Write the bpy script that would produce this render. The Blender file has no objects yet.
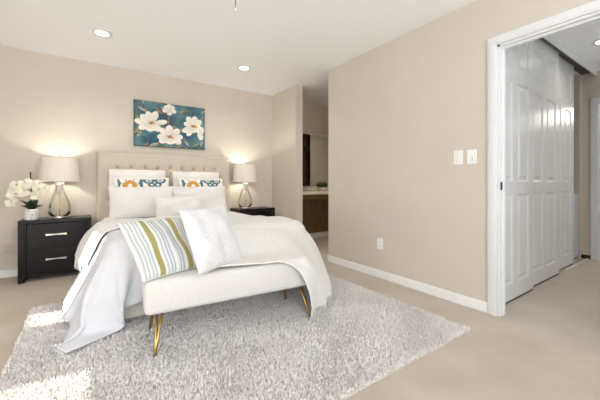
import bpy, bmesh, math, random
import numpy as np
from mathutils import Vector, Matrix
random.seed(7)
rng = np.random.default_rng(7)
S = bpy.context.scene
C = S.collection
R = math.radians
PI = math.pi

# ------------------------------------------------------------------ camera, world, sun, area lights, exposure
F_PX, TH, YH, CAMH = 305.9, R(34.72), 183.0, 0.997
cd = bpy.data.cameras.new('camera'); cam = bpy.data.objects.new('camera', cd); C.objects.link(cam)
cam.location = (0, 0, CAMH); cam.rotation_euler = (PI/2, 0, -TH)
cd.sensor_width = 36; cd.lens = 36*F_PX/600; cd.shift_y = -(200-YH)/600; cd.clip_start = .02
S.camera = cam
S.view_settings.view_transform = 'Standard'; S.view_settings.look = 'None'
S.view_settings.gamma = 1; S.view_settings.use_curve_mapping = False
S.view_settings.exposure = -0.1
S.cycles.use_denoising = True
S.cycles.max_bounces = 10; S.cycles.diffuse_bounces = 6; S.cycles.transmission_bounces = 8; S.cycles.glossy_bounces = 4
S.cycles.sample_clamp_indirect = 4; S.cycles.caustics_reflective = False; S.cycles.caustics_refractive = False

w = bpy.data.worlds.new('world'); S.world = w; w.use_nodes = True
w.node_tree.nodes['Background'].inputs[0].default_value = (.78, .88, 1, 1)
w.node_tree.nodes['Background'].inputs[1].default_value = 1.5

def light(name, kind, loc, energy, color=(1, 1, 1), aim=None, **kw):
    l = bpy.data.lights.new(name, kind); l.energy = energy; l.color = color
    for k, v in kw.items(): setattr(l, k, v)
    o = bpy.data.objects.new(name, l); C.objects.link(o); o.location = loc
    if aim: o.rotation_euler = Vector(aim).to_track_quat('-Z', 'Y').to_euler()
    return o
SUN = Vector((.91, -.09, -.405)).normalized()
light('sun', 'SUN', (-8, 2, 6), 14, (1, .95, .86), SUN, angle=R(.6))
# daylight fill from unseen windows (each light fills its own window opening)
light('rear_window_fill', 'AREA', (-.1, -2.36, 1.35), 150, (.93, .965, 1), (0, 1, 1.0), shape='RECTANGLE', size=3.4, size_y=2.0)  # added fill behind the camera, tilted up to brighten the ceiling
light('window_daylight_side', 'AREA', (-1.97, .6, .6), 36, (.93, .965, 1), (1, .0, .8), shape='RECTANGLE', size=.66, size_y=2.7)  # daylight of the unseen side window, tilted up to lift the ceiling
light('hall_fill', 'AREA', (4.1, -1.4, 1.4), 9, (.97, .98, 1), (0, 1, .3), shape='RECTANGLE', size=2.2, size_y=1.8)  # added fill for the hall, its unseen window made to suit

# ------------------------------------------------------------------ materials
def lin(c):
    return tuple((x/255/12.92 if x/255 <= .04045 else ((x/255+.055)/1.055)**2.4) for x in c)
def mat(name, rgb, rough=.6, metal=0, noise=None, bump=None, spec=.3, sheen=0, trans=0, ior=1.45, attr=None, emit=None):
    m = bpy.data.materials.new(name); m.use_nodes = True
    nt = m.node_tree; b = nt.nodes['Principled BSDF']
    col = (*lin(rgb), 1)
    b.inputs['Base Color'].default_value = col; b.inputs['Roughness'].default_value = rough
    b.inputs['Metallic'].default_value = metal; b.inputs['Specular IOR Level'].default_value = spec
    b.inputs['Sheen Weight'].default_value = sheen; b.inputs['Transmission Weight'].default_value = trans
    b.inputs['IOR'].default_value = ior
    tc = nt.nodes.new('ShaderNodeTexCoord')
    def tex(scale, detail=4):
        n = nt.nodes.new('ShaderNodeTexNoise'); n.inputs['Scale'].default_value = scale; n.inputs['Detail'].default_value = detail
        nt.links.new(tc.outputs['Object'], n.inputs['Vector']); return n
    if attr:
        a = nt.nodes.new('ShaderNodeAttribute'); a.attribute_name = attr
        nt.links.new(a.outputs['Color'], b.inputs['Base Color'])
    elif noise:
        scale, rgb2, lo, hi = noise
        n = tex(scale); r = nt.nodes.new('ShaderNodeValToRGB')
        r.color_ramp.elements[0].position = lo; r.color_ramp.elements[1].position = hi
        r.color_ramp.elements[0].color = col; r.color_ramp.elements[1].color = (*lin(rgb2), 1)
        nt.links.new(n.outputs['Fac'], r.inputs['Fac']); nt.links.new(r.outputs['Color'], b.inputs['Base Color'])
    if bump:
        n = tex(bump[0], 3); bp = nt.nodes.new('ShaderNodeBump'); bp.inputs['Strength'].default_value = bump[1]
        bp.inputs['Distance'].default_value = bump[2] if len(bump) > 2 else .01
        nt.links.new(n.outputs['Fac'], bp.inputs['Height']); nt.links.new(bp.outputs['Normal'], b.inputs['Normal'])
    if emit:
        b.inputs['Emission Color'].default_value = (*lin(emit[0]), 1); b.inputs['Emission Strength'].default_value = emit[1]
    return m
M = {}
M['wall'] = mat('wall_paint', (213, 204, 191), .85, noise=(2.0, (210, 201, 188), .35, .65), bump=(90, .08, .004), spec=.2)
M['ceiling'] = mat('ceiling_paint', (248, 250, 252), .9, bump=(120, .1, .004), spec=.1)
M['carpet'] = mat('beige_carpet', (204, 192, 175), .98, noise=(3.2, (193, 180, 162), .35, .68), bump=(420, .6, .006), spec=.05, sheen=.2)
M['trim'] = mat('white_trim_paint', (228, 229, 230), .4, noise=(3, (224, 225, 226), .3, .7), spec=.4)
M['base'] = mat('baseboard_paint', (245, 245, 245), .4, noise=(3, (242, 242, 242), .3, .7), spec=.4)
M['door'] = mat('white_door_paint', (220, 219, 216), .25, noise=(3, (216, 215, 212), .3, .7), spec=.5)
M['rug'] = mat('grey_shag', (244, 240, 236), .95, noise=(95, (214, 211, 211), .46, .70), spec=.05, sheen=.3)
M['rug_base'] = mat('rug_backing', (214, 209, 202), .95, noise=(60, (196, 191, 184), .4, .6))
M['espresso'] = mat('espresso_wood', (32, 25, 28), .3, noise=(12, (25, 20, 23), .4, .6), spec=.3)
M['chrome'] = mat('brushed_chrome', (226, 224, 222), .22, 1, noise=(40, (210, 208, 206), .4, .6))
M['linen'] = mat('headboard_linen', (212, 201, 185), .9, noise=(160, (203, 191, 175), .35, .65), bump=(500, .3, .002), sheen=.2)
M['button'] = mat('linen_button', (165, 150, 132), .9, noise=(160, (156, 141, 123), .35, .65))
M['sheet'] = mat('cream_cotton', (236, 232, 226), .85, noise=(6, (232, 228, 222), .35, .65), bump=(26, .25, .006), sheen=.1)
M['white'] = mat('white_cotton', (230, 227, 225), .85, noise=(6, (226, 223, 221), .35, .65), bump=(24, .3, .006), sheen=.1)
M['quilt'] = mat('white_matelasse', (228, 228, 232), .85, noise=(8, (224, 224, 229), .35, .65), bump=(70, .35, .005), sheen=.1)
M['nubby'] = mat('white_nubby_knit', (231, 230, 231), .92, noise=(60, (222, 221, 223), .35, .65), bump=(95, .6, .008), sheen=.2)
M['throw'] = mat('ivory_throw_weave', (232, 230, 227), .92, noise=(40, (227, 225, 222), .35, .65), bump=(240, .5, .004), sheen=.2)
M['bench'] = mat('ivory_boucle', (223, 220, 216), .92, noise=(90, (217, 214, 210), .35, .65), bump=(320, .5, .003), sheen=.2)
M['brass'] = mat('satin_brass', (196, 168, 104), .3, 1, noise=(30, (186, 156, 92), .4, .6))
M['valance'] = mat('bed_base_fabric', (226, 219, 206), .9, noise=(80, (220, 213, 200), .35, .65), bump=(300, .3, .002))
M['shade'] = mat('lamp_shade_linen', (240, 233, 220), .9, noise=(200, (234, 226, 212), .35, .65), bump=(400, .3, .002))
def clear_glass():
    m = bpy.data.materials.new('pale_lamp_glass'); m.use_nodes = True; nt = m.node_tree
    out = nt.nodes['Material Output']; mx = nt.nodes.new('ShaderNodeMixShader'); tr = nt.nodes.new('ShaderNodeBsdfTransparent'); gl = nt.nodes.new('ShaderNodeBsdfGlossy')
    tr.inputs[0].default_value = (.965, .955, .92, 1); gl.inputs['Roughness'].default_value = .04
    lw = nt.nodes.new('ShaderNodeLayerWeight'); lw.inputs['Blend'].default_value = .25
    nt.links.new(lw.outputs['Fresnel'], mx.inputs[0]); nt.links.new(tr.outputs[0], mx.inputs[1]); nt.links.new(gl.outputs[0], mx.inputs[2]); nt.links.new(mx.outputs[0], out.inputs[0])
    return m
M['glass'] = clear_glass()
M['paint'] = mat('painted_canvas', (60, 110, 120), .7, attr='col', bump=(60, .3, .003))
M['print'] = mat('printed_cotton', (230, 230, 230), .88, attr='col', bump=(30, .25, .004), sheen=.1)
M['frame_dark'] = mat('dark_canvas_edge', (44, 48, 52), .6, noise=(20, (38, 42, 46), .4, .6))
M['leaf'] = mat('orchid_leaf_green', (36, 66, 34), .4, noise=(20, (28, 52, 26), .4, .6), spec=.5)
M['grass'] = mat('small_plant_green', (136, 164, 84), .6, noise=(60, (96, 128, 60), .4, .6))
M['petal'] = mat('white_petal', (248, 244, 232), .7, noise=(40, (240, 236, 214), .4, .7), spec=.2)
M['petal_core'] = mat('yellow_green_petal', (214, 206, 120), .7, noise=(40, (190, 186, 92), .4, .7))
M['stake'] = mat('dark_stake', (44, 36, 36), .6, noise=(40, (36, 30, 30), .4, .6))
M['pot'] = mat('patterned_white_pot', (236, 234, 232), .4, noise=(55, (150, 152, 156), .56, .66))
M['bowl'] = mat('pale_glass_bowl', (226, 224, 218), .2, noise=(30, (206, 204, 196), .45, .6), spec=.5)
M['soil'] = mat('moss_soil', (58, 50, 36), .95, noise=(60, (44, 40, 28), .4, .6))
M['plate'] = mat('white_plastic', (244, 244, 242), .35, noise=(5, (241, 241, 239), .4, .6), spec=.5)
M['beige_plate'] = mat('beige_plastic', (212, 200, 184), .5, noise=(5, (208, 196, 180), .4, .6))
M['dark'] = mat('dark_metal', (34, 32, 31), .4, .8, noise=(30, (28, 26, 25), .4, .6))
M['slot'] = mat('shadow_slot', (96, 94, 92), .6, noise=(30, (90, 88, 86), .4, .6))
M['lens'] = mat('lit_downlight_lens', (255, 250, 240), .5, noise=(5, (255, 248, 236), .4, .6), emit=((255, 246, 230), 9))
M['counter'] = mat('cream_countertop', (226, 218, 202), .35, noise=(18, (220, 211, 194), .4, .6), spec=.5)
M['mirror'] = mat('mirror_silver', (220, 222, 218), .02, 1, noise=(5, (218, 220, 216), .4, .6))
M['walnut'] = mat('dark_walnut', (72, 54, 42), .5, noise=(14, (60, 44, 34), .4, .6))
M['apron'] = mat('brown_vanity_panel', (122, 98, 68), .55, noise=(14, (110, 87, 60), .4, .6))
M['blind'] = mat('white_blind_slat', (236, 236, 236), .6, noise=(5, (232, 232, 232), .4, .6))
def clear_pane():
    m = bpy.data.materials.new('window_pane_glass'); m.use_nodes = True; nt = m.node_tree
    out = nt.nodes['Material Output']; mx = nt.nodes.new('ShaderNodeMixShader'); tr = nt.nodes.new('ShaderNodeBsdfTransparent'); gl = nt.nodes.new('ShaderNodeBsdfGlossy')
    gl.inputs['Roughness'].default_value = .02; lw = nt.nodes.new('ShaderNodeLayerWeight'); lw.inputs['Blend'].default_value = .1
    nt.links.new(lw.outputs['Fresnel'], mx.inputs[0]); nt.links.new(tr.outputs[0], mx.inputs[1]); nt.links.new(gl.outputs[0], mx.inputs[2]); nt.links.new(mx.outputs[0], out.inputs[0])
    return m
M['pane'] = clear_pane()
M['cabinet_white'] = mat('pale_grey_laminate', (198, 200, 205), .5, noise=(5, (194, 196, 201), .4, .6))

# ------------------------------------------------------------------ helpers
def mesh_obj(name, verts, faces, m, parent=None, smooth=False, mats=None, mi=None):
    me = bpy.data.meshes.new(name); me.from_pydata([tuple(v) for v in verts], [], [tuple(f) for f in faces])
    for k in (mats or [m]): me.materials.append(k)
    if mi is not None: me.polygons.foreach_set('material_index', list(mi))
    if smooth: me.polygons.foreach_set('use_smooth', [True]*len(me.polygons))
    me.update(); o = bpy.data.objects.new(name, me); C.objects.link(o)
    if parent: o.parent = parent
    return o
def bm_obj(name, bm, m, parent=None, smooth=False, loc=None):
    bmesh.ops.recalc_face_normals(bm, faces=bm.faces)
    me = bpy.data.meshes.new(name); bm.to_mesh(me); bm.free()
    for k in (m if isinstance(m, list) else [m]): me.materials.append(k)
    if smooth: me.polygons.foreach_set('use_smooth', [True]*len(me.polygons))
    o = bpy.data.objects.new(name, me); C.objects.link(o)
    if parent: o.parent = parent
    if loc: o.location = loc
    return o
def add_box(bm, x0, x1, y0, y1, z0, z1, bev=0, seg=2, mi=0):
    t = bmesh.new(); bmesh.ops.create_cube(t, size=1)
    for v in t.verts:
        v.co = Vector(((x0+x1)/2+v.co.x*(x1-x0), (y0+y1)/2+v.co.y*(y1-y0), (z0+z1)/2+v.co.z*(z1-z0)))
    if bev: bmesh.ops.bevel(t, geom=list(t.edges), offset=bev, segments=seg, profile=.5, affect='EDGES')
    merge(bm, t, mi)
def merge(bm, t, mi=0):
    mp = {v: bm.verts.new(v.co) for v in t.verts}
    for f in t.faces:
        try:
            nf = bm.faces.new([mp[v] for v in f.verts]); nf.material_index = mi
        except ValueError: pass
    t.free()
def add_lathe(bm, prof, cx=0, cy=0, n=32, mi=0, close=True):
    rings = []
    for r, z in prof:
        rings.append([bm.verts.new((cx+r*math.cos(2*PI*i/n), cy+r*math.sin(2*PI*i/n), z)) for i in range(n)] if r > 1e-6 else [bm.verts.new((cx, cy, z))])
    for a, b in zip(rings, rings[1:]):
        for i in range(n):
            j = (i+1) % n
            q = [a[i % len(a)], a[j % len(a)], b[j % len(b)], b[i % len(b)]]
            u = []
            for v in q:
                if v not in u: u.append(v)
            if len(u) > 2:
                f = bm.faces.new(u); f.material_index = mi
def add_tube(bm, pts, r, n=8, mi=0, r2=None):
    pts = [Vector(p) for p in pts]; rings = []
    for i, p in enumerate(pts):
        t = (pts[min(i+1, len(pts)-1)]-pts[max(i-1, 0)]).normalized()
        a = t.orthogonal().normalized() if i == 0 else (prev - t*prev.dot(t)).normalized()
        prev = a; b = t.cross(a)
        rr = r if r2 is None else r+(r2-r)*i/(len(pts)-1)
        rings.append([bm.verts.new(p+(a*math.cos(2*PI*k/n)+b*math.sin(2*PI*k/n))*rr) for k in range(n)])
    for A, B in zip(rings, rings[1:]):
        for k in range(n): bm.faces.new([A[k], A[(k+1) % n], B[(k+1) % n], B[k]]).material_index = mi
    bm.faces.new(rings[0][::-1]).material_index = mi; bm.faces.new(rings[-1]).material_index = mi
def BX(*a, **k):
    bm = bmesh.new(); add_box(bm, *a, **k); return bm
def tag(o, label=None, cat=None, group=None, kind=None):
    if label: o['label'] = label
    if cat: o['category'] = cat
    if group: o['group'] = group
    if kind: o['kind'] = kind
    return o
def thing(name, loc, label, cat, group=None, rz=0):
    o = bpy.data.objects.new(name, None); C.objects.link(o); o.location = loc; o.rotation_euler = (0, 0, rz)
    o.empty_display_size = .1
    return tag(o, label, cat, group)
def struct(name, bm, m, parent=None, smooth=False):
    o = bm_obj(name, bm, m, parent, smooth)
    if not parent: o['kind'] = 'structure'
    return o
def dup(root, loc, label=None, group=None):
    def cp(o, par):
        c = o.copy(); C.objects.link(c)
        if par: c.parent = par
        for ch in list(o.children): cp(ch, c)
        return c
    r = cp(root, None); r.location = loc
    if label: r['label'] = label
    if group: r['group'] = group
    return r

# ------------------------------------------------------------------ room shell
H = 2.44; XR = 2.52; TR = .082; YB = 4.42; XL = -1.9; YF = -2.3; T = .12
ZR = .03    # rug pile height
bm = BX(XL-T, 9.2, YF-T, YB+.3, -.1, 0); struct('floor', bm, M['carpet'])
bm = BX(XL-T, 9.2, YF-T, YB+.3, H, H+.1); struct('ceiling', bm, M['ceiling'])
bm = BX(XL-T, 4.4, YB, YB+T, 0, H); struct('wall_back', bm, M['wall'])
# left wall with two unseen window openings, shaped to throw the sun patches
bm = bmesh.new()
NA = (2.86, 3.17, .72, 1.56); NB = (-.8, 2.17, .25, .95)
add_box(bm, XL-T, XL, NA[1], YB, 0, H); add_box(bm, XL-T, XL, NB[1], NA[0], 0, H); add_box(bm, XL-T, XL, YF, NB[0], 0, H)
for a in (NA, NB):
    add_box(bm, XL-T, XL, a[0], a[1], 0, a[2]); add_box(bm, XL-T, XL, a[0], a[1], a[3], H)
struct('wall_left', bm, M['wall'])
# wall behind the camera, one wide unseen window added for the fill light
bm = bmesh.new(); NF = (-1.8, 1.6, .35, 2.35)
add_box(bm, XL-T, NF[0], YF-T, YF, 0, H); add_box(bm, NF[1], XR+T, YF-T, YF, 0, H)
add_box(bm, NF[0], NF[1], YF-T, YF, 0, NF[2]); add_box(bm, NF[0], NF[1], YF-T, YF, NF[3], H)
struct('wall_front', bm, M['wall'])
# right wall: doorway to the hall, then the alcove opening
DY0, DY1, DZ = .20, 1.04, 2.03; YE = 3.0
bm = bmesh.new()
add_box(bm, XR, XR+TR, DY1, YE, 0, H); add_box(bm, XR, XR+TR, YF, DY0, 0, H); add_box(bm, XR, XR+TR, DY0, DY1, DZ, H)
struct('wall_right', bm, M['wall'])
bm = BX(XR-.02, XR+.10, 3.715, YB, 0, H); struct('wall_alcove_left', bm, M['wall'])
bm = bmesh.new(); add_box(bm, 4.201, 4.32, 2.0, YB, 0, H); add_box(bm, XR+TR, 4.2, 2.0, 2.12, 0, H); struct('wall_alcove_right', bm, M['wall'])
# hall and closet shell
HX = 5.40; CY = 1.10
bm = bmesh.new(); HD0, HD1 = .25, 1.05
add_box(bm, HX, HX+T, HD1, 1.9, 0, H); add_box(bm, HX, HX+T, YF, HD0, 0, H); add_box(bm, HX, HX+T, HD0, HD1, 2.03, H)
struct('wall_hall_end', bm, M['wall'])
bm = BX(XR+TR, HX+T, 1.85, 1.97, 0, H); add_box(bm, 5.34, HX, 1.215, 1.85, 0, H); struct('wall_closet_back', bm, M['wall'])
bm = bmesh.new(); NH = (3.0, 5.2, .5, 2.3)  # unseen window opening added for the hall fill
add_box(bm, XR+TR, NH[0], -1.45, -1.33, 0, H); add_box(bm, NH[1], HX, -1.45, -1.33, 0, H); add_box(bm, *NH[:2], -1.45, -1.33, 0, NH[2]); add_box(bm, *NH[:2], -1.45, -1.33, NH[3], H)
struct('wall_hall_front', bm, M['wall'])
bm = bmesh.new(); add_box(bm, HX+T, 8.0, 2.2, 2.3, 0, H); add_box(bm, HX+T, 8, -.6, -.5, 0, H)
struct('wall_far_sides', bm, M['wall'])
bm = bmesh.new(); WF = (.5, 1.9, .95, 1.8)
add_box(bm, 7.9, 8.0, -.5, WF[0], 0, H); add_box(bm, 7.9, 8.0, WF[1], 2.2, 0, H); add_box(bm, 7.9, 8, WF[0], WF[1], 0, WF[2]); add_box(bm, 7.9, 8, WF[0], WF[1], WF[3], H)
struct('wall_far', bm, M['wall'])
# baseboards
def base(bm, x0, x1, y0, y1): add_box(bm, x0, x1, y0, y1, 0, .082, .004, 1)
bm = bmesh.new(); base(bm, XL, XR-.02, YB-.014, YB); struct('baseboard_back', bm, M['base'])
bm = bmesh.new(); base(bm, XR-.014, XR, DY1+.065, YE+.013); base(bm, XR-.014, XR+TR, YE, YE+.014); struct('baseboard_right', bm, M['base'])
bm = bmesh.new(); base(bm, XR-.034, XR-.02, 3.70, YB-.014); base(bm, XR-.034, XR+.10, 3.701, 3.715); base(bm, XR+TR, 4.2, YB-.014, YB); struct('baseboard_alcove', bm, M['base'])
bm = bmesh.new(); base(bm, XL, XL+.014, YF, YB-.014); struct('baseboard_left', bm, M['base'])
# door casing and jamb of the hall doorway
bm = bmesh.new()
cw = .064
for y0, y1 in ((DY1, DY1+cw), (DY0-cw, DY0)):
    add_box(bm, XR-.018, XR, y0, y1, 0, DZ, .004, 2)
add_box(bm, XR-.018, XR, DY0-cw, DY1+cw, DZ, DZ+cw, .004, 2)
for y0, y1 in ((DY1+.012, DY1+cw-.016), (DY0-cw+.016, DY0-.012)): add_box(bm, XR-.023, XR-.016, y0, y1, 0, DZ+.0115, .003, 1)
add_box(bm, XR-.023, XR-.016, DY0-cw+.016, DY1+cw-.016, DZ+.012, DZ+cw-.016, .003, 1)
struct('trim_1', bm, M['trim'])
bm = bmesh.new()
add_box(bm, XR+.0, XR+TR, DY1-.016, DY1, 0, DZ); add_box(bm, XR, XR+TR, DY0, DY0+.016, 0, DZ); add_box(bm, XR, XR+TR, DY0, DY1, DZ-.016, DZ)
add_box(bm, XR+.030, XR+.060, DY1-.03, DY1-.014, 0, DZ-.014, .003, 1); add_box(bm, XR+.030, XR+.060, DY0+.014, DY0+.03, 0, DZ-.014, .003, 1)
add_box(bm, XR+.030, XR+.060, DY0+.03, DY1-.03, DZ-.03, DZ-.014, .003, 1)
tr = struct('trim_2', bm, M['trim'])
bm = BX(XR+.008, XR+.04, DY1-.0205, DY1-.0155, .945, 1.005, .002, 1); o = struct('strike_plate', bm, M['dark'], tr); o['label'] = 'dark metal strike plate'
# casing round the far hall door
bm = bmesh.new()
add_box(bm, HX-.018, HX, HD1, HD1+.07, 0, 2.03, .004, 2); add_box(bm, HX-.018, HX, HD0-.07, HD0, 0, 2.03, .004, 2); add_box(bm, HX-.018, HX, HD0-.07, HD1+.07, 2.03, 2.10, .004, 2)
add_box(bm, HX, HX+T, HD1-.016, HD1, 0, 2.03); add_box(bm, HX, HX+T, HD0, HD0+.016, 0, 2.03)
struct('trim_3', bm, M['trim'])
# closet header fascia, track
bm = BX(XR+TR, HX, CY-.035, CY-.018, 2.385, H, .002, 1); struct('trim_4', bm, M['trim'])
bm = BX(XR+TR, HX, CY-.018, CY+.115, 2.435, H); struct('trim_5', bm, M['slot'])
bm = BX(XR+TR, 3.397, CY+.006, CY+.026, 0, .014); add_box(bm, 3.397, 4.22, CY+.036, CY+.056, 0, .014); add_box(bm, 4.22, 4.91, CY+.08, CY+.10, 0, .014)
struct('under_door_shade', bm, M['walnut'])  # dark strips added as the shade in the gap under each door
bm = BX(4.5, HX, CY+.035, CY+.06, 0, .006, .001, 1); struct('trim_7', bm, M['trim'])
bm = BX(HX-.012, HX, HD1+.072, 1.214, 0, .05); struct('baseboard_hall', bm, M['walnut'])

def six_panel_door(name, x0, x1, y, z0, z1, th=.03):
    """moulded sliding door facing -Y: two columns, three rows of raised panels"""
    wd = x1-x0; st = .105; mid = .10
    cols = [(x0+st, x0+wd/2-mid/2), (x0+wd/2+mid/2, x1-st)]
    rows = [(.15, .90), (1.01, 1.86), (1.97, 2.27)]
    bm = bmesh.new()
    xs = sorted({x0, x1, *[a for c in cols for a in c]}); zs = sorted({z0, z1, *[a for r in rows for a in r]})
    V = {}
    def v(x, yy, z):
        k = (round(x, 5), round(yy, 5), round(z, 5))
        if k not in V: V[k] = bm.verts.new((x, yy, z))
        return V[k]
    for xa, xb in zip(xs, xs[1:]):
        for za, zb in zip(zs, zs[1:]):
            if (xa, xb) in cols and (za, zb) in rows:
                lv = [(0, 0), (.012, .011), (.026, .011), (.05, .002)]
                for (i0, d0), (i1, d1) in zip(lv, lv[1:]):
                    A = [(xa+i0, za+i0), (xb-i0, za+i0), (xb-i0, zb-i0), (xa+i0, zb-i0)]
                    B = [(xa+i1, za+i1), (xb-i1, za+i1), (xb-i1, zb-i1), (xa+i1, zb-i1)]
                    for k in range(4):
                        a, b2, c2, d2 = A[k], A[(k+1) % 4], B[(k+1) % 4], B[k]
                        bm.faces.new([v(a[0], y+d0, a[1]), v(b2[0], y+d0, b2[1]), v(c2[0], y+d1, c2[1]), v(d2[0], y+d1, d2[1])])
                bm.faces.new([v(xa+.05, y+.002, za+.05), v(xb-.05, y+.002, za+.05), v(xb-.05, y+.002, zb-.05), v(xa+.05, y+.002, zb-.05)])
            else:
                bm.faces.new([v(xa, y, za), v(xb, y, za), v(xb, y, zb), v(xa, y, zb)])
    add_box(bm, x0, x1, y+.0115, y+th, z0, z1)
    for s in (x0, x1-.0005): add_box(bm, s, s+.0005, y, y+.0115, z0, z1)
    return struct(name, bm, M['door'])
six_panel_door('door_1', 2.603, 3.397, CY, .018, 2.434)
six_panel_door('door_2', 3.37, 4.22, CY+.031, .018, 2.434)
six_panel_door('door_3', 4.10, 4.91, CY+.074, .018, 2.434)
# windows: frames and panes
def window(name, axis, w0, a, mull=1):
    """frame and pane filling an opening; axis 'x': wall runs along Y at x=w0, axis 'y': wall runs along X at y=w0"""
    u0, u1, z0, z1 = a; f = .03
    def bar(bm, ua, ub, za, zb, d0=.0, d1=.05):
        if axis == 'x': add_box(bm, w0+d0, w0+d1, ua, ub, za, zb)
        else: add_box(bm, ua, ub, w0+d0, w0+d1, za, zb)
    bm = bmesh.new()
    bar(bm, u0, u0+f, z0, z1); bar(bm, u1-f, u1, z0, z1); bar(bm, u0, u1, z0, z0+f); bar(bm, u0, u1, z1-f, z1)
    for k in range(1, mull): bar(bm, u0+(u1-u0)*k/mull-.02, u0+(u1-u0)*k/mull+.02, z0, z1)
    o = struct(name, bm, M['trim'])
    bm = bmesh.new(); bar(bm, u0+f, u1-f, z0+f, z1-f, .02, .026); bm_obj('pane', bm, M['pane'], o)
    return o
window('window_1', 'x', XL-T, NA); window('window_2', 'x', XL-T, NB, 2); window('rear_fill_window', 'y', YF-T, NF, 3); window('hall_fill_window', 'y', -1.45, NH, 2)  # rear and hall windows are added to hold the fill lights
window('window_5', 'x', 7.95, WF)

# ------------------------------------------------------------------ cloth solver (small position-based grid solver)
def rbox(c, b, r):
    c, b = np.array(c, float), np.array(b, float)-r
    def f(P, margin):
        d = P-c; q = np.abs(d)-b; qm = np.maximum(q, 0); ol = np.linalg.norm(qm, axis=-1)
        ins = np.minimum(q.max(-1), 0); sd = ol+ins-r-margin
        g = np.where(ol[..., None] > 1e-9, qm/np.maximum(ol, 1e-9)[..., None], 0.)
        ax = q.argmax(-1); oh = np.eye(3)[ax]; g = np.where((ol > 1e-9)[..., None], g, oh)*np.where(d < 0, -1., 1.)
        hit = sd < 0
        return hit, np.where(hit[..., None], -sd[..., None]*g, 0.)
    return f
def box_between(x0, x1, y0, y1, z0, z1, r=.05): return rbox(((x0+x1)/2, (y0+y1)/2, (z0+z1)/2), ((x1-x0)/2, (y1-y0)/2, (z1-z0)/2), r)
def cloth(P, cols, steps=170, iters=14, zmin=.035, pins=None, bend=.25, friction=.35, seed=1, wr=.002, start=None):
    """P: (nx, ny, 3) rest positions laid flat; cols: list of (collider, margin)"""
    g = np.random.default_rng(seed)
    ref = P.copy(); P = (P if start is None else start.copy())+g.normal(0, wr, P.shape); V = np.zeros_like(P); dt = 1/45
    def L(a, b): return np.linalg.norm(ref[a]-ref[b], axis=-1)
    s = slice; cons = []
    for st in (0, 1):
        n = P.shape[0]; m = P.shape[1]
        cons.append(((s(st, n-1, 2), s(None)), (s(st+1, n, 2), s(None)), 1.))
        cons.append(((s(None), s(st, m-1, 2)), (s(None), s(st+1, m, 2)), 1.))
        cons.append(((s(st, n-1, 2), s(0, m-1)), (s(st+1, n, 2), s(1, m)), .5))
        cons.append(((s(st, n-1, 2), s(1, m)), (s(st+1, n, 2), s(0, m-1)), .5))
    for st in (0, 1, 2, 3):
        cons.append(((s(st, n-2, 4), s(None)), (s(st+2, n, 4), s(None)), bend)); cons.append(((s(None), s(st, m-2, 4)), (s(None), s(st+2, m, 4)), bend))
    C2 = []
    for a, b, k in cons:
        la, lb = ref[a], ref[b]; q = (min(la.shape[0], lb.shape[0]), min(la.shape[1], lb.shape[1]))
        C2.append((a, b, k, np.linalg.norm(la[:q[0], :q[1]]-lb[:q[0], :q[1]], axis=-1), q))
    for t in range(steps):
        V[..., 2] -= 9.8*dt; V *= .965; O = P.copy(); P = P+V*dt
        for it in range(iters):
            for a, b, k, l, q in C2:
                pa, pb = P[a][:q[0], :q[1]], P[b][:q[0], :q[1]]
                d = pb-pa; ln = np.linalg.norm(d, axis=-1); ln = np.maximum(ln, 1e-9)
                cc = (d*((ln-l)/ln*.5*k)[..., None]); pa += cc; pb -= cc
            if it % 3 == 2 or it == iters-1:
                for f, mg in cols:
                    hit, push = f(P, mg); P = P+push
                    if it == iters-1:
                        tv = P-O; P = np.where(hit[..., None], P-tv*friction*np.array([1, 1, .0]), P)
                lo = P[..., 2] < zmin
                P[..., 2] = np.maximum(P[..., 2], zmin)
                if it == iters-1: P[..., :2] = np.where(lo[..., None], P[..., :2]-(P-O)[..., :2]*.6, P[..., :2])
                if pins is not None: P[pins] = ref[pins]
        V = (P-O)/dt
    return P
def grid_mesh(name, P, m, parent=None, thick=.008, sub=1, attr=None, up=1):
    nx, ny = P.shape[:2]
    vs = P.reshape(-1, 3); idx = np.arange(nx*ny).reshape(nx, ny)
    fs = np.stack([idx[:-1, :-1], idx[1:, :-1], idx[1:, 1:], idx[:-1, 1:]], -1).reshape(-1, 4)
    if up < 0: fs = fs[:, ::-1]
    o = mesh_obj(name, vs, fs, m, parent, True)
    if thick:
        md = o.modifiers.new('thickness', 'SOLIDIFY'); md.thickness = thick; md.offset = 1
    if sub:
        md = o.modifiers.new('smooth', 'SUBSURF'); md.levels = sub; md.render_levels = sub
    return o
def flat(o, ux, uy, lx, ly, n, m):
    """flat grid from corner o along unit vectors ux, uy"""
    a = np.linspace(0, lx, n); b = np.linspace(0, ly, m)
    return np.array(o, float)+a[:, None, None]*np.array(ux, float)+b[None, :, None]*np.array(uy, float)
def smooth_grid(P, k=1):
    for _ in range(k):
        Q = P.copy(); Q[1:-1, 1:-1] = .5*P[1:-1, 1:-1]+.125*(P[:-2, 1:-1]+P[2:, 1:-1]+P[1:-1, :-2]+P[1:-1, 2:]); P = Q
    return P
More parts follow.
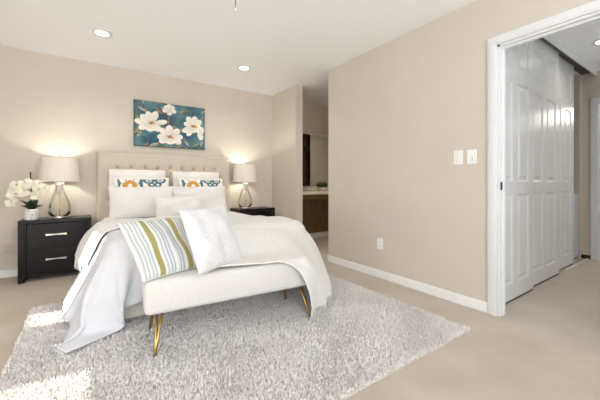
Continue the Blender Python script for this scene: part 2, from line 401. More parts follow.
def fringe_bm(edge, inner, length, per=3, zmin=.036, seed=3, r=.0032):
    """short hanging strands along a cloth edge: edge and inner are (n,3)"""
    g = random.Random(seed); bm = bmesh.new()
    for i in range(len(edge)-1):
        for k in range(per):
            t = (k+g.random())/per
            p = Vector(edge[i]*(1-t)+edge[i+1]*t); q = Vector(inner[i]*(1-t)+inner[i+1]*t)
            d = (p-q).normalized(); d = (d+Vector((g.uniform(-.3, .3), g.uniform(-.3, .3), -.7))).normalized()
            pts = [p-d*.004]; ll = length*g.uniform(.75, 1.15)
            for s_ in range(4):
                d = (d+Vector((g.uniform(-.25, .25), g.uniform(-.25, .25), -.35))).normalized()
                nx_ = pts[-1]+d*ll/4
                if nx_.z < zmin: nx_.z = zmin; nx_ += Vector((d.x, d.y, 0))*ll/8
                pts.append(nx_)
            add_tube(bm, pts, r, 5, r2=r*.6)
    return bm

# ------------------------------------------------------------------ rug
RX0, RX1, RY0, RY1 = -.36, 2.11, 1.04, 3.17
rug = thing('shag_rug', ((RX0+RX1)/2, (RY0+RY1)/2, 0), 'large light grey shaggy rug lying under the bed and bench', 'rug')
def local(o, parent):
    o.matrix_parent_inverse = Matrix.Translation(-Vector(parent.location)) if parent.rotation_euler.z == 0 else parent.matrix_basis.inverted()
    return o
local(bm_obj('backing', BX(RX0, RX1, RY0, RY1, .001, .012), M['rug_base'], rug), rug)
def pile():
    NT = 90000
    # denser towards the near side, where single tufts can be told apart
    x = rng.uniform(RX0, RX1, NT); y = RY0+(RY1-RY0)*rng.uniform(0, 1, NT)**1.25
    ang = rng.uniform(0, 2*PI, NT); h = rng.uniform(.014, .024, NT); wv = rng.uniform(.0028, .005, NT)*(1+.25*(y-RY0))
    la = rng.uniform(0, 2*PI, NT); ln = rng.uniform(.003, .015, NT)
    sw = .003*np.sin(x*9+2*np.sin(y*7))
    dx, dy = np.cos(ang)*wv, np.sin(ang)*wv; lx, ly = np.cos(la)*ln+sw, np.sin(la)*ln+sw
    z0 = np.full(NT, .010)
    V = np.empty((NT, 5, 3))
    V[:, 0] = np.stack([x-dx, y-dy, z0], -1); V[:, 1] = np.stack([x+dx, y+dy, z0], -1)
    V[:, 2] = np.stack([x+dx*.9+lx*.4, y+dy*.9+ly*.4, z0+h*.6], -1); V[:, 3] = np.stack([x-dx*.9+lx*.4, y-dy*.9+ly*.4, z0+h*.6], -1)
    V[:, 4] = np.stack([x+lx, y+ly, z0+h], -1)
    b = np.arange(NT)*5
    me = bpy.data.meshes.new('pile'); me.vertices.add(NT*5); me.vertices.foreach_set('co', V.ravel())
    loops = np.stack([b, b+1, b+2, b+3, b+3, b+2, b+4], -1).ravel().astype(np.int32)
    me.loops.add(len(loops)); me.loops.foreach_set('vertex_index', loops)
    st = np.stack([np.arange(NT)*7, np.arange(NT)*7+4], -1).ravel().astype(np.int32)
    me.polygons.add(NT*2); me.polygons.foreach_set('loop_start', st)
    me.update(calc_edges=True); me.validate(); me.materials.append(M['rug'])
    o = bpy.data.objects.new('pile', me); C.objects.link(o); o.parent = rug; o['kind'] = 'stuff'
    return local(o, rug)
pile()

# ------------------------------------------------------------------ bed
BX0, BX1, BY0, BY1, BZ = .135, 1.665, 2.38, 4.33, .58
bed = thing('bed', (.90, 3.4, 0), 'wide bed with a tall buttoned beige headboard against the back wall', 'bed')
def P_(name, bm, m, par=bed, smooth=False, root=bed): return local(bm_obj(name, bm, m, par, smooth), root if par is root else par)
P_('bed_base', BX(BX0+.02, BX1-.02, BY0+.02, BY1, ZR+.03, .31, bev=.012), M['valance'])
for sx in (BX0+.12, BX1-.12):
    for sy in (BY0+.15, BY1-.15):
        bm = bmesh.new(); add_lathe(bm, [(0, ZR-.01 if sy < RY1 else 0), (.022, ZR-.01 if sy < RY1 else 0), (.03, ZR+.035), (0, ZR+.035)], sx, sy, 16); P_('leg', bm, M['espresso'])
P_('mattress', BX(BX0, BX1, BY0, BY1, .31, BZ, bev=.05, seg=4), M['sheet'], smooth=True)
# headboard: diamond-tufted panel with a plain border
HX0, HX1, HZ0, HZ1 = .085, 1.725, .12, 1.372
hy = BY1+.005                       # back of the tufted cushion
row0, row_dz, bdx, bx_c = 1.185, .128, .1505, .2875
buttons = []
for r_ in range(5):
    z = row0-r_*row_dz; off = 0 if r_ % 2 == 0 else -.5
    n = 9 if r_ % 2 == 0 else 10
    for k in range(n): buttons.append((bx_c+(k+off)*bdx, z))
BA = np.array(buttons)
nx, nz = 180, 100
X, Z = np.meshgrid(np.linspace(HX0, HX1, nx), np.linspace(HZ0, HZ1, nz), indexing='ij')
d2 = ((X[..., None]-BA[:, 0])**2+(Z[..., None]-BA[:, 1])**2)
depth = .052-.020*np.exp(-d2/(2*.011**2)).sum(-1)-.010*np.exp(-d2/(2*.03**2)).sum(-1)
a_ = (X-bx_c)/bdx+(Z-row0)/(2*row_dz)*1.0; b__ = (X-bx_c)/bdx-(Z-row0)/(2*row_dz)
inside = 1/(1+np.exp(-(BA[:, 1].max()-Z+.03)/.012))*1/(1+np.exp(-(np.minimum(X-HX0, HX1-X)-.10)/.012))
crease = np.exp(-(np.minimum(np.abs(a_-np.round(a_)), np.abs(b__-np.round(b__)))/.05)**2)
depth -= .0045*crease*inside
e = np.minimum(np.minimum(X-HX0, HX1-X), HZ1-Z); depth -= .05*np.clip(1-e/.022, 0, 1)**2
border = np.exp(-((e-.068)/.006)**2); depth -= .004*border
G = np.stack([X, hy-depth+.0, Z], -1)
vs = G.reshape(-1, 3); idx = np.arange(nx*nz).reshape(nx, nz)
fs = np.stack([idx[:-1, :-1], idx[1:, :-1], idx[1:, 1:], idx[:-1, 1:]], -1).reshape(-1, 4)
hb = local(mesh_obj('headboard', vs, fs, M['linen'], bed, True), bed)
P_('headboard_frame', BX(HX0, HX1, hy-.002, YB-.016, 0.0, HZ1-.001, bev=.006), M['linen'])
for bxx, bzz in buttons:
    if bzz < .6: continue
    bm = bmesh.new(); t = bmesh.new(); bmesh.ops.create_uvsphere(t, u_segments=14, v_segments=8, radius=.011)
    for v in t.verts: v.co = Vector((v.co.x, v.co.y*.55, v.co.z))+Vector((bxx, hy-.023, bzz))
    merge(bm, t); o = bm_obj('button', bm, M['button'], hb, True)
# ------------------------------------------------------------------ bedding
bedc = box_between(BX0, BX1, BY0, BY1+.3, .05, BZ, .06)
Pd = cloth(flat((BX0-.28, BY0+.25, BZ+.06), (1, 0, 0), (0, 1, 0), BX1-BX0+.60, 1.48, 64, 46), [(bedc, .012), (box_between(-.7, .035, 3.7, 4.5, 0, .61, .01), .01)], 110, 12, seed=2)
duv = grid_mesh('duvet', smooth_grid(Pd, 2), M['sheet'], thick=.022, up=1); tag(duv, 'cream duvet spread over the bed under the pillows', 'duvet')
def skirt(x0, y0, zt, m0, pw):
    """the stiff quilt stands off the bed's left side and foot corner: footprint that widens towards the floor"""
    def f(P, mg):
        qx = np.maximum(x0-P[..., 0], 0); qy = np.maximum(y0-P[..., 1], 0)*pw; d = np.hypot(qx, qy)
        m = m0*np.clip((zt-P[..., 2])/zt, 0, 1)*(.45+.55*np.clip((P[..., 1]-2.3)/.5, 0, 1))+mg
        hit = (d < m) & (P[..., 2] < zt) & (P[..., 0] < x0+.02) & (P[..., 1] > y0-.3)
        dx = np.where(d > 1e-6, qx/np.maximum(d, 1e-6), 1.); dy = np.where(d > 1e-6, qy/np.maximum(d, 1e-6), 0.)
        push = np.stack([-dx*(m-d), -dy*(m-d)/pw, .25*(m-d)], -1)
        return hit, np.where(hit[..., None], push, 0.)
    return f
flare = skirt(.12, 2.40, .58, .31, 2.2)
bench_wall = box_between(.22, 1.75, 1.2, 2.315, -.2, 1.2, .02)
def bent(F, z, sl=(.27, .51), y0=None):
    """starting shape: overhanging margins already turned down (left along a slope, right and foot straight)"""
    Q = F.copy(); n = math.hypot(*sl)
    l = np.maximum(BX0-.03-F[..., 0], 0); r = np.maximum(F[..., 0]-BX1-.05, 0); f = np.maximum((BY0-.05 if y0 is None else y0)-F[..., 1], 0)
    r_l = np.hypot(l, f); Q[..., 0] = np.clip(F[..., 0], BX0-.03, BX1+.05)-l*sl[0]/n; Q[..., 1] = F[..., 1]+f*.9-.2*np.minimum(l, f)
    Q[..., 2] = np.maximum(z-np.where(l > 0, r_l*sl[1]/n, f)-r, .05)
    return Q
def pinned(P, x0, x1, y0, y1): return (P[..., 0] > x0) & (P[..., 0] < x1) & (P[..., 1] > y0) & (P[..., 1] < y1)
Fq = flat((BX0-.53, BY0-.34, BZ+.044), (1, 0, 0), (0, 1, 0), BX1-BX0+.53+.50, 1.06, 88, 50)
Pq = cloth(Fq, [(bedc, .042), (flare, .0), (bench_wall, .004)], 170, 14, seed=5, bend=.35, friction=.5, pins=pinned(Fq, BX0+.12, BX1-.12, BY0+.10, 3.2), start=bent(Fq, BZ+.045))
Pq = smooth_grid(Pq, 1)
q_ = grid_mesh('quilt', Pq, M['quilt'], thick=.010); tag(q_, 'white woven quilt draped over the foot of the bed down to the rug', 'quilt')
# scalloped trim down the quilt's left hem
def pompom_bm(edge, step=.022, r=.009):
    bm = bmesh.new(); acc = 0; pts = [Vector(p) for p in edge]
    for a, b in zip(pts, pts[1:]):
        l = (b-a).length; s_ = -acc
        while s_+step <= l:
            s_ += step; t = bmesh.new(); bmesh.ops.create_icosphere(t, subdivisions=1, radius=r)
            p = a.lerp(b, s_/l)+Vector((-.004, 0, -.002))
            for v in t.verts: v.co += p
            merge(bm, t)
        acc = l-s_
    return bm
o = bm_obj('hem_trim', pompom_bm(Pq[0]), M['white'], q_, True)
# throw across the bed: folded band, fringed end hanging on the left
def catmull(A, n):
    """resample the first axis of A with a Catmull-Rom spline"""
    A = np.asarray(A, float); m = len(A); t = np.linspace(0, m-1-1e-9, n); k = t.astype(int); f = (t-k).reshape((-1,)+(1,)*(A.ndim-1))
    g = lambda q: A[np.clip(q, 0, m-1)]
    p0, p1, p2, p3 = g(k-1), g(k), g(k+1), g(k+2)
    return .5*(2*p1+(p2-p0)*f+(2*p0-5*p1+4*p2-p3)*f**2+(3*p1-p0-3*p2+p3)*f**3)
TROWS = [  # crosswise lines of the folded throw, foot side first: fringed end hanging left, then over the edge and across the bed
    [(-.006, 2.77, .380), (.046, 2.78, .50), (.092, 2.785, .590), (.168, 2.79, .630), (.40, 2.78, .640), (.95, 2.78, .640)],
    [(-.036, 2.91, .375), (.012, 2.91, .505), (.062, 2.905, .605), (.145, 2.90, .655), (.40, 2.92, .664), (.95, 2.92, .660)],
    [(-.066, 3.08, .360), (-.022, 3.08, .50), (.040, 3.075, .608), (.140, 3.07, .660), (.40, 3.08, .662), (.95, 3.08, .660)],
    [(-.085, 3.23, .370), (-.042, 3.23, .50), (.030, 3.225, .600), (.130, 3.22, .652), (.40, 3.24, .654), (.95, 3.24, .654)]]
Pt = catmull(catmull(np.array(TROWS), 40).transpose(1, 0, 2), 60)
ga, gb = np.meshgrid(np.linspace(0, 1, 60), np.linspace(0, 1, 40), indexing='ij')
rip = np.sin(gb*19+2.2*ga)*np.sin(PI*np.clip(gb*1.0, 0, 1))
Pt[..., 0] -= .012*rip*np.clip(1-ga*2.2, 0, 1); Pt[..., 2] += .007*rip*np.clip(ga*3, 0, 1)+.004*np.sin(ga*31+5*gb)*np.clip(ga*3-.6, 0, 1)
t1 = grid_mesh('throw_blanket', smooth_grid(Pt, 1), M['throw'], thick=.012); tag(t1, 'white fringed throw laid across the bed, its end hanging beside the left nightstand', 'throw')
o = bm_obj('fringe', fringe_bm(Pt[0], Pt[2], .065, 1, seed=4, r=.0055), M['throw'], t1, True); o['kind'] = 'stuff'

# ------------------------------------------------------------------ bench
BR = R(-5); bc = Vector((.805, 2.03, 0))
bench = thing('bench', bc, 'ivory upholstered bench on slim brass legs at the foot of the bed', 'bench', rz=BR)
bl, bd, bz0, bz1 = 1.07, .44, .258, .452
def grow(x0, x1, y0, y1, z0, z1, bev, seg=4): return BX(x0, x1, y0, y1, z0, z1, bev=bev, seg=seg)
bm_obj('seat', grow(-bl/2, bl/2, -bd/2, bd/2, bz0, bz1, .03), M['bench'], bench, True)
for sx in (-1, 1):
    for sy in (-1, 1):
        bm = bmesh.new(); foot = Vector(((bl/2+.005) if sx > 0 else -(bl/2-.055), sy*(bd/2-.03), ZR-.012))
        add_tube(bm, [Vector((sx*(bl/2-(.06 if sx > 0 else .10)), sy*(bd/2-.075), bz0+.01)), foot+Vector((0, 0, .02)), foot], .008, 10)
        add_tube(bm, [Vector((sx*(bl/2-(.035 if sx > 0 else .07)), sy*(bd/2-.10), bz0+.01)), foot+Vector((0, .002*sy, .02)), foot+Vector((0, .002*sy, .004))], .008, 10)
        add_box(bm, sx*(bl/2-.09)-.045, sx*(bl/2-.09)+.045, sy*(bd/2-.09)-.045, sy*(bd/2-.09)+.045, bz0-.004, bz0+.004)
        bm_obj('leg', bm, M['brass'], bench, True)

# throw over the bench's right end and the bed's foot corner
def rot_box(b, rz, c):
    ca, sa = math.cos(rz), math.sin(rz)
    def f(P, mg):
        d = P-np.array(c); Q = np.stack([d[..., 0]*ca+d[..., 1]*sa, -d[..., 0]*sa+d[..., 1]*ca, d[..., 2]], -1)
        hit, p = b(Q, mg)
        return hit, np.stack([p[..., 0]*ca-p[..., 1]*sa, p[..., 0]*sa+p[..., 1]*ca, p[..., 2]], -1)
    return f
benchc = rot_box(box_between(-bl/2, bl/2, -bd/2, bd/2, .0, bz1, .03), BR, bc)
ROWS = [   # lengthwise lines of the throw, front edge first: along the bench, over its right end, down to the rug
    [(.58, 1.880, .466), (.90, 1.800, .464), (1.06, 1.764, .455), (1.155, 1.738, .418), (1.215, 1.722, .335), (1.252, 1.718, .22), (1.280, 1.730, .10)],
    [(.58, 1.99, .472), (.96, 1.915, .466), (1.19, 1.875, .466), (1.305, 1.815, .436), (1.365, 1.778, .35), (1.392, 1.766, .23), (1.405, 1.770, .09)],
    [(.58, 2.13, .474), (1.0, 2.08, .472), (1.26, 2.07, .474), (1.375, 2.01, .452), (1.455, 1.930, .365), (1.500, 1.875, .24), (1.515, 1.840, .085)],
    [(.60, 2.345, .60), (1.0, 2.33, .60), (1.30, 2.30, .585), (1.470, 2.23, .52), (1.570, 2.12, .40), (1.605, 2.01, .25), (1.612, 1.920, .085)],
    [(.60, 2.62, .648), (1.0, 2.60, .650), (1.36, 2.54, .648), (1.600, 2.46, .625), (1.735, 2.33, .48), (1.735, 2.15, .28), (1.685, 1.985, .09)],
    [(.60, 2.86, .648), (1.0, 2.84, .650), (1.38, 2.76, .648), (1.640, 2.64, .635), (1.770, 2.46, .49), (1.765, 2.25, .28), (1.730, 2.07, .10)]]
Pb = catmull(catmull(np.array(ROWS), 52).transpose(1, 0, 2), 74)       # (along, across, 3)
ga, gb = np.meshgrid(np.linspace(0, 1, 74), np.linspace(0, 1, 52), indexing='ij')
tail = np.clip((ga-.55)/.3, 0, 1)
Pb[..., 0] += .010*np.sin(gb*21+1.5*ga)*tail; Pb[..., 1] -= .012*np.sin(gb*21+1.5*ga)*tail
Pb[..., 2] += .004*np.sin(gb*13+5*ga)*(1-tail)+.003*np.sin(ga*23-4*gb)*(1-tail)
for f_, mg in ((bedc, .060), (benchc, .006)):
    Pb = Pb+f_(Pb, mg)[1]
t2 = grid_mesh('throw_blanket', smooth_grid(Pb, 1), M['throw'], thick=.010); tag(t2, 'ivory fringed throw spilling over the right end of the bench onto the rug', 'throw')
o = bm_obj('fringe', fringe_bm(Pb[-1], Pb[-3], .085, 2, seed=6, r=.0038), M['throw'], t2, True); o['kind'] = 'stuff'

# ------------------------------------------------------------------ pillows
def pillow(name, w, h, t, m, origin, ux, up, label, cat='pillow', group=None, colfn=None, n=56, seed=0, pinch=.045, lump=.006, k=.42):
    """pillow standing on its lower edge: origin = middle of the lower edge, ux = width direction, up = height direction"""
    g = np.random.default_rng(seed); ph = g.uniform(0, 6, 8)
    ux = Vector(ux).normalized(); up = Vector(up); up = (up-ux*up.dot(ux)).normalized(); nz_ = ux.cross(up)
    u, v = np.meshgrid(np.linspace(-1, 1, n), np.linspace(-1, 1, n), indexing='ij')
    su, sv = np.sin(u*PI/2), np.sin(v*PI/2)
    prof = (np.clip(1-su**2, 0, 1)*np.clip(1-sv**2, 0, 1))**k
    x = w/2*su*(1-pinch*(1-sv**2)); y = h/2*sv*(1-pinch*(1-su**2))+h/2
    wr = lump*(np.sin(su*5+sv*3+ph[0])+np.sin(sv*6-su*4+ph[1])*.7+np.sin(su*11+ph[2])*.3)*np.clip(prof*1.5, 0, 1)
    f = np.stack([x, y, prof*t/2+wr], -1); b = np.stack([x, y, -prof*t/2], -1)
    idx = np.arange(n*n).reshape(n, n)
    q = np.stack([idx[:-1, :-1], idx[1:, :-1], idx[1:, 1:], idx[:-1, 1:]], -1).reshape(-1, 4)
    vs = np.concatenate([f.reshape(-1, 3), b.reshape(-1, 3)]); fs = np.concatenate([q, q[:, ::-1]+n*n])
    me = bpy.data.meshes.new(name); me.from_pydata(vs.tolist(), [], fs.tolist())
    if colfn:
        c = colfn((su+1)/2, (sv+1)/2, n); c = np.concatenate([c.reshape(-1, 3)]*2)
        at = me.color_attributes.new('col', 'FLOAT_COLOR', 'POINT'); at.data.foreach_set('color', np.concatenate([c, np.ones((len(c), 1))], 1).ravel().astype(np.float32))
    bm = bmesh.new(); bm.from_mesh(me); bmesh.ops.remove_doubles(bm, verts=bm.verts, dist=1e-5); bm.to_mesh(me); bm.free()
    me.materials.append(m); me.polygons.foreach_set('use_smooth', [True]*len(me.polygons))
    o = bpy.data.objects.new(name, me); C.objects.link(o)
    mw = Matrix((( *[ux[0], up[0], nz_[0]], origin[0]), (*[ux[1], up[1], nz_[1]], origin[1]), (*[ux[2], up[2], nz_[2]], origin[2]), (0, 0, 0, 1)))
    o.matrix_basis = mw
    # piped seam round the edge
    ring = [(1, t_) for t_ in np.linspace(-1, 1, 24)]+[(-t_, 1) for t_ in np.linspace(-1, 1, 24)[1:]]+[(-1, -t_) for t_ in np.linspace(-1, 1, 24)[1:]]+[(t_, -1) for t_ in np.linspace(-1, 1, 24)[1:-1]]
    pts = [Vector((w/2*a*(1-pinch*(1-b2*b2)), h/2*b2*(1-pinch*(1-a*a))+h/2, 0)) for a, b2 in ring]
    s_bm = bmesh.new(); add_tube(s_bm, pts+[pts[0]], .0035, 6); so = bm_obj('seam', s_bm, M['white'] if colfn is None and m not in (M['sheet'],) else M['sheet'], o, True)
    return tag(o, label, cat, group)
L_ = lambda c: np.array(lin(c))
def damask(sx):
    teal, org, grey, base_ = L_((84, 118, 128)), L_((214, 150, 66)), L_((178, 172, 172)), L_((240, 236, 230))
    def f(u, v, n):
        # cream cloth with teal scrolls, orange lozenges and thin grey arcs
        c = np.broadcast_to(base_, u.shape+(3,)).copy(); X_ = u*2.2+sx; p = X_-np.floor(X_)-.5; row = np.floor(X_).astype(int) % 2
        for off in (.85, .30):
            yv = (v-off)*2.6
            def put(mask, col): c[mask & (np.abs(yv) < .62)] = col
            put((row == 0) & (np.abs(np.hypot(np.abs(p)-.30, yv-.16)-.17) < .03), grey)
            put((row == 0) & (np.abs(p)*1.15+np.abs(yv+.16)*.9 < .38), org)
            put((row == 0) & (np.abs(p)*2.6+np.abs(yv+.2)*1.6 < .30), base_)
            r1 = np.hypot((np.abs(p)-.24)*1.0, yv-.20)
            put((row == 1) & (r1 < .25) & ~((r1 > .08) & (r1 < .125)) & ~(r1 < .03), teal)
            put((row == 1) & (np.hypot(np.abs(p)-.13, yv+.12) < .17) & ~(np.hypot(np.abs(p)-.13, yv+.12) < .06), teal)
            put((row == 0) & (np.abs(p) > .33+.25*np.abs(yv)), teal)
        c[(v > .965) | (v < .05) | (u < .06) | (u > .94)] = base_
        return c
    return f
def stripes(u, v, n):
    c = np.broadcast_to(L_((184, 189, 190)), u.shape+(3,)).copy()
    white, gold, gry = L_((232, 232, 230)), L_((168, 160, 100)), L_((168, 172, 180))
    fine = np.floor(u*42) % 2 == 0; c[fine] = L_((224, 226, 225))
    for a, b, col in ((.19, .225, white), (.225, .315, gold), (.315, .345, white), (.40, .43, gry), (.445, .465, gry), (.49, .52, white), (.545, .57, gry), (.585, .61, gry), (.64, .675, white), (.675, .76, gold), (.76, .79, white)):
        c[(u >= a) & (u < b)] = col
    return c
zt = BZ+.04
def stand(name, w, h, t, m, x, y, lean, label, yaw=0, z=zt, roll=0, **kw):
    ya = R(yaw); ux = Vector((math.cos(ya), math.sin(ya), math.tan(R(roll)))); back = Vector((-math.sin(ya), math.cos(ya), 0))
    up = back*math.sin(R(lean))+Vector((0, 0, math.cos(R(lean))))
    return pillow(name, w, h, t, m, (x, y, z), ux, up, label, **kw)
g1 = 'cream shams against the headboard'; g2 = 'white pillows in the front row'
stand('sham_pillow', .60, .55, .13, M['sheet'], .50, 4.02, 14, 'cream sham standing against the left half of the headboard', group=g1, seed=1, pinch=.0, k=.36)
stand('sham_pillow', .61, .54, .13, M['sheet'], 1.195, 4.03, 14, 'cream sham standing against the right half of the headboard', group=g1, seed=2, pinch=.0, k=.36)
g3 = 'teal and orange patterned pillows'
stand('patterned_pillow', .58, .455, .10, M['print'], .52, 3.86, 16, 'cream pillow with teal and orange scrolls behind the left white pillow', group=g3, colfn=damask(-.09), n=150, seed=3)
stand('patterned_pillow', .57, .45, .10, M['print'], 1.205, 3.87, 16, 'cream pillow with teal and orange scrolls behind the right white pillow', group=g3, colfn=damask(-.13), n=150, seed=4)
stand('pillow', .65, .362, .13, M['white'], .50, 3.70, 22, 'plain white pillow in front of the left patterned pillow', group=g2, seed=5)
stand('pillow', .66, .358, .13, M['white'], 1.14, 3.72, 22, 'plain white pillow in front of the right patterned pillow', group=g2, seed=6)
stand('lumbar_pillow', .49, .265, .11, M['white'], .82, 3.42, 30, 'small plain white cushion in the middle, in front of the white pillows', yaw=-2, seed=7)
stand('striped_pillow', .415, .42, .12, M['print'], .445, 1.93, 45, 'grey and white cushion with two olive gold stripes on the bench', yaw=20, z=bz1+.005, colfn=stripes, n=180, seed=8)
stand('textured_pillow', .388, .40, .13, M['nubby'], .695, 1.855, 24, 'white nubby square cushion leaning on the striped one', yaw=28, z=bz1+.018, n=80, seed=9)

# ------------------------------------------------------------------ nightstands
def nightstand(x0, x1, label, y0=4.055, y1=4.40, zt=.62):
    o = thing('nightstand', ((x0+x1)/2, (y0+y1)/2, 0), label, 'nightstand', 'dark nightstands beside the bed')
    w_, d_ = (x1-x0)/2, (y1-y0)/2
    bm = bmesh.new()
    add_box(bm, -w_, -w_+.05, -d_, d_, 0, zt-.035, .003, 1); add_box(bm, w_-.05, w_, -d_, d_, 0, zt-.035, .003, 1)
    add_box(bm, -w_+.05, w_-.05, -d_+.02, d_, .05, .085); add_box(bm, -w_+.05, w_-.05, d_-.015, d_, .05, zt-.035)
    add_box(bm, -w_+.05, w_-.05, -d_+.012, -d_+.03, .325, .335)
    # bevelled inner lip of the front frame
    add_box(bm, -w_+.05, -w_+.062, -d_+.008, -d_+.03, .05, zt-.035); add_box(bm, w_-.062, w_-.05, -d_+.008, -d_+.03, .05, zt-.035)
    bm_obj('body', bm, M['espresso'], o)
    bm_obj('top', BX(-w_, w_, -d_, d_, zt-.035, zt, bev=.003, seg=2), M['espresso'], o)
    for z0, z1 in ((.088, .326), (.334, zt-.039)):
        dr = bm_obj('drawer', BX(-w_+.064, w_-.064, -d_+.014, d_-.02, z0, z1, bev=.003, seg=2), M['espresso'], o)
        zc = (z0+z1)/2+.01; bm = bmesh.new()
        hb_ = .085; n = 10
        for sx in (-.045, .045): add_tube(bm, [(sx, -d_+.016, zc), (sx, -d_-.012, zc)], .005, 8)
        pts = [(-hb_+2*hb_*i/n, -d_-.014, zc) for i in range(n+1)]
        for i in range(n):
            xa, xb = pts[i][0], pts[i+1][0]; ha = .0045+.006*abs((xa+xb)/2/hb_)
            add_box(bm, xa, xb+.0005, -d_-.019, -d_-.009, zc-ha, zc+ha)
        h = bm_obj('handle', bm, M['chrome'], dr); h['label'] = 'flared chrome bar handle'
    return o
n1 = nightstand(-.57, .03, 'dark espresso two-drawer nightstand left of the bed, holding the orchid')
n2 = nightstand(1.765, 2.345, 'dark espresso nightstand right of the bed in the corner')
NZ = .62

# ------------------------------------------------------------------ lamps
def table_lamp(x, y, label, energy):
    o = thing('table_lamp', (x, y, NZ), label, 'lamp', 'table lamps on the nightstands')
    bm = bmesh.new(); add_lathe(bm, [(0, 0), (.076, 0), (.078, .008), (.073, .022), (0, .022)], n=32); bm_obj('base', bm, M['chrome'], o, True)
    prof = [(.072, .020), (.094, .045), (.104, .085), (.102, .125), (.088, .18), (.066, .235), (.047, .28), (.036, .315), (.032, .335), (.037, .352)]
    bm = bmesh.new(); add_lathe(bm, prof, n=40)
    bm_obj('glass_body', bm, M['glass'], o, True)
    bm = bmesh.new(); add_lathe(bm, [(0, .345), (.014, .38), (.014, .43), (.018, .44), (0, .44)], n=24); add_tube(bm, [(0, 0, .02), (0, 0, .26)], .004, 8)
    add_tube(bm, [(0, 0, .43), (.05, 0, .47), (.055, 0, .56), (.02, 0, .632), (0, 0, .636)], .002, 6); add_tube(bm, [(0, 0, .43), (-.05, 0, .47), (-.055, 0, .56), (-.02, 0, .632), (0, 0, .636)], .002, 6)
    bm_obj('socket', bm, M['chrome'], o, True)
    bm = bmesh.new(); add_lathe(bm, [(0, .25), (.022, .255), (.026, .31), (.030, .345), (.039, .352), (.039, .385), (0, .387)], n=28); bm_obj('neck_collar_and_glint', bm, M['plate'], o, True)  # white collar; its plug inside the glass imitates the bulb's reflection
    sh = [(.180, .395), (.165, .645)]
    bm = bmesh.new(); add_lathe(bm, [sh[0], sh[1], (sh[1][0]-.003, sh[1][1]), (sh[0][0]-.003, sh[0][1]), sh[0]], n=48)
    s_ = bm_obj('lamp_shade', bm, M['shade'], o, True)
    md = s_.modifiers.new('edge', 'EDGE_SPLIT'); md.split_angle = R(40)
    bm = bmesh.new()
    for k in range(3): add_tube(bm, [(0, 0, .64), (.163*math.cos(k*2.094+.4), .163*math.sin(k*2.094+.4), .644)], .002, 6)
    bm_obj('spider', bm, M['chrome'], o)
    bm = bmesh.new(); add_lathe(bm, [(0, .634), (.006, .636), (.004, .65), (.011, .662), (.011, .672), (.004, .682), (0, .683)], n=16); bm_obj('finial', bm, M['chrome'], o, True)
    bm = bmesh.new(); add_lathe(bm, [(.013, .44), (.015, .46), (.028, .495), (.03, .52), (.02, .545), (0, .552)], n=20); bm_obj('bulb', bm, M['lens'], o, True)
    l = bpy.data.lights.new('lamp_glow', 'POINT'); l.energy = energy; l.color = (1, .92, .81); l.shadow_soft_size = .035
    lo = bpy.data.objects.new('lamp_glow', l); C.objects.link(lo); lo.parent = o; lo.location = (0, 0, .53)
    return o
table_lamp(-.252, 4.20, 'glass gourd table lamp with beige drum shade beside the orchid', 24)
table_lamp(1.918, 4.20, 'glass gourd table lamp with beige drum shade right of the bed', 24)

# ------------------------------------------------------------------ orchid
def petal_grid(L, W, cup, n=6, m=5):
    vs, fs = [], []
    for i in range(n+1):
        t = i/n; wd = W*math.sin(PI*min(1, t*.93+.05))**.7*.5
        for j in range(m+1):
            s = j/m*2-1
            vs.append(Vector((L*t, wd*s, cup*(t*t)*L+.25*W*s*s*math.sin(PI*t))))
    for i in range(n):
        for j in range(m): a = i*(m+1)+j; fs.append((a, a+1, a+m+2, a+m+1))
    return vs, fs
def flower_bm(p, nrm, size, g):
    bm = bmesh.new(); nrm = Vector(nrm).normalized(); rot = nrm.to_track_quat('Z', 'Y').to_matrix()@Matrix.Rotation(g.uniform(0, 6), 3, 'Z')
    for k, (a, l, w_) in enumerate(((90, 1, .72), (210, .95, .66), (330, .95, .66), (20, 1.05, 1.05), (160, 1.05, 1.05))):
        vs, fs = petal_grid(size*l, size*w_, g.uniform(-.1, .25)); rz = Matrix.Rotation(R(a), 3, 'Z')
        mv = [bm.verts.new(Vector(p)+rot@(rz@v+Vector((0, 0, .002*k)))) for v in vs]
        for f in fs: bm.faces.new([mv[q] for q in f])
    t = bmesh.new(); bmesh.ops.create_icosphere(t, subdivisions=2, radius=size*.16)
    for v in t.verts: v.co = Vector(p)+rot@(v.co*Vector((1, 1, 1.3)) if False else Vector((v.co.x, v.co.y*.8, v.co.z*1.5+size*.12)))
    merge(bm, t, 1)
    return bm
ox, oy = -.475, 4.14
orch = thing('orchid', (ox, oy, NZ), 'white orchid with broad dark leaves in a patterned pot on the left nightstand', 'potted plant')
bm = bmesh.new(); add_lathe(bm, [(0, 0), (.056, 0), (.060, .01), (.064, .095), (.066, .112), (.059, .112), (.056, .09), (0, .09)], n=36); bm_obj('pot', bm, M['pot'], orch, True)
bm = bmesh.new(); add_lathe(bm, [(0, .09), (.056, .092), (.04, .102), (0, .108)], n=24); bm_obj('moss', bm, M['soil'], orch, True)
g = random.Random(5)
for k in range(7):
    a = k*2*PI/7+.3; vs, fs = petal_grid(.125 if k % 2 else .095, .078, -.25, 8, 4)
    el = R(66 if k % 2 else 42); rm = Matrix.Rotation(a, 3, 'Z')@Matrix.Rotation(-el, 3, 'Y')
    o = mesh_obj('leaf', [rm@v+Vector((.012*math.cos(a), .012*math.sin(a), .10)) for v in vs], fs, M['leaf'], orch, True)
    md = o.modifiers.new('thickness', 'SOLIDIFY'); md.thickness = .003
bm = bmesh.new(); add_tube(bm, [(.008, 0, .10), (.0, -.01, .22), (-.006, .02, .36), (-.012, .02, .49)], .0055, 8); bm_obj('stake', bm, M['stake'], orch, True)
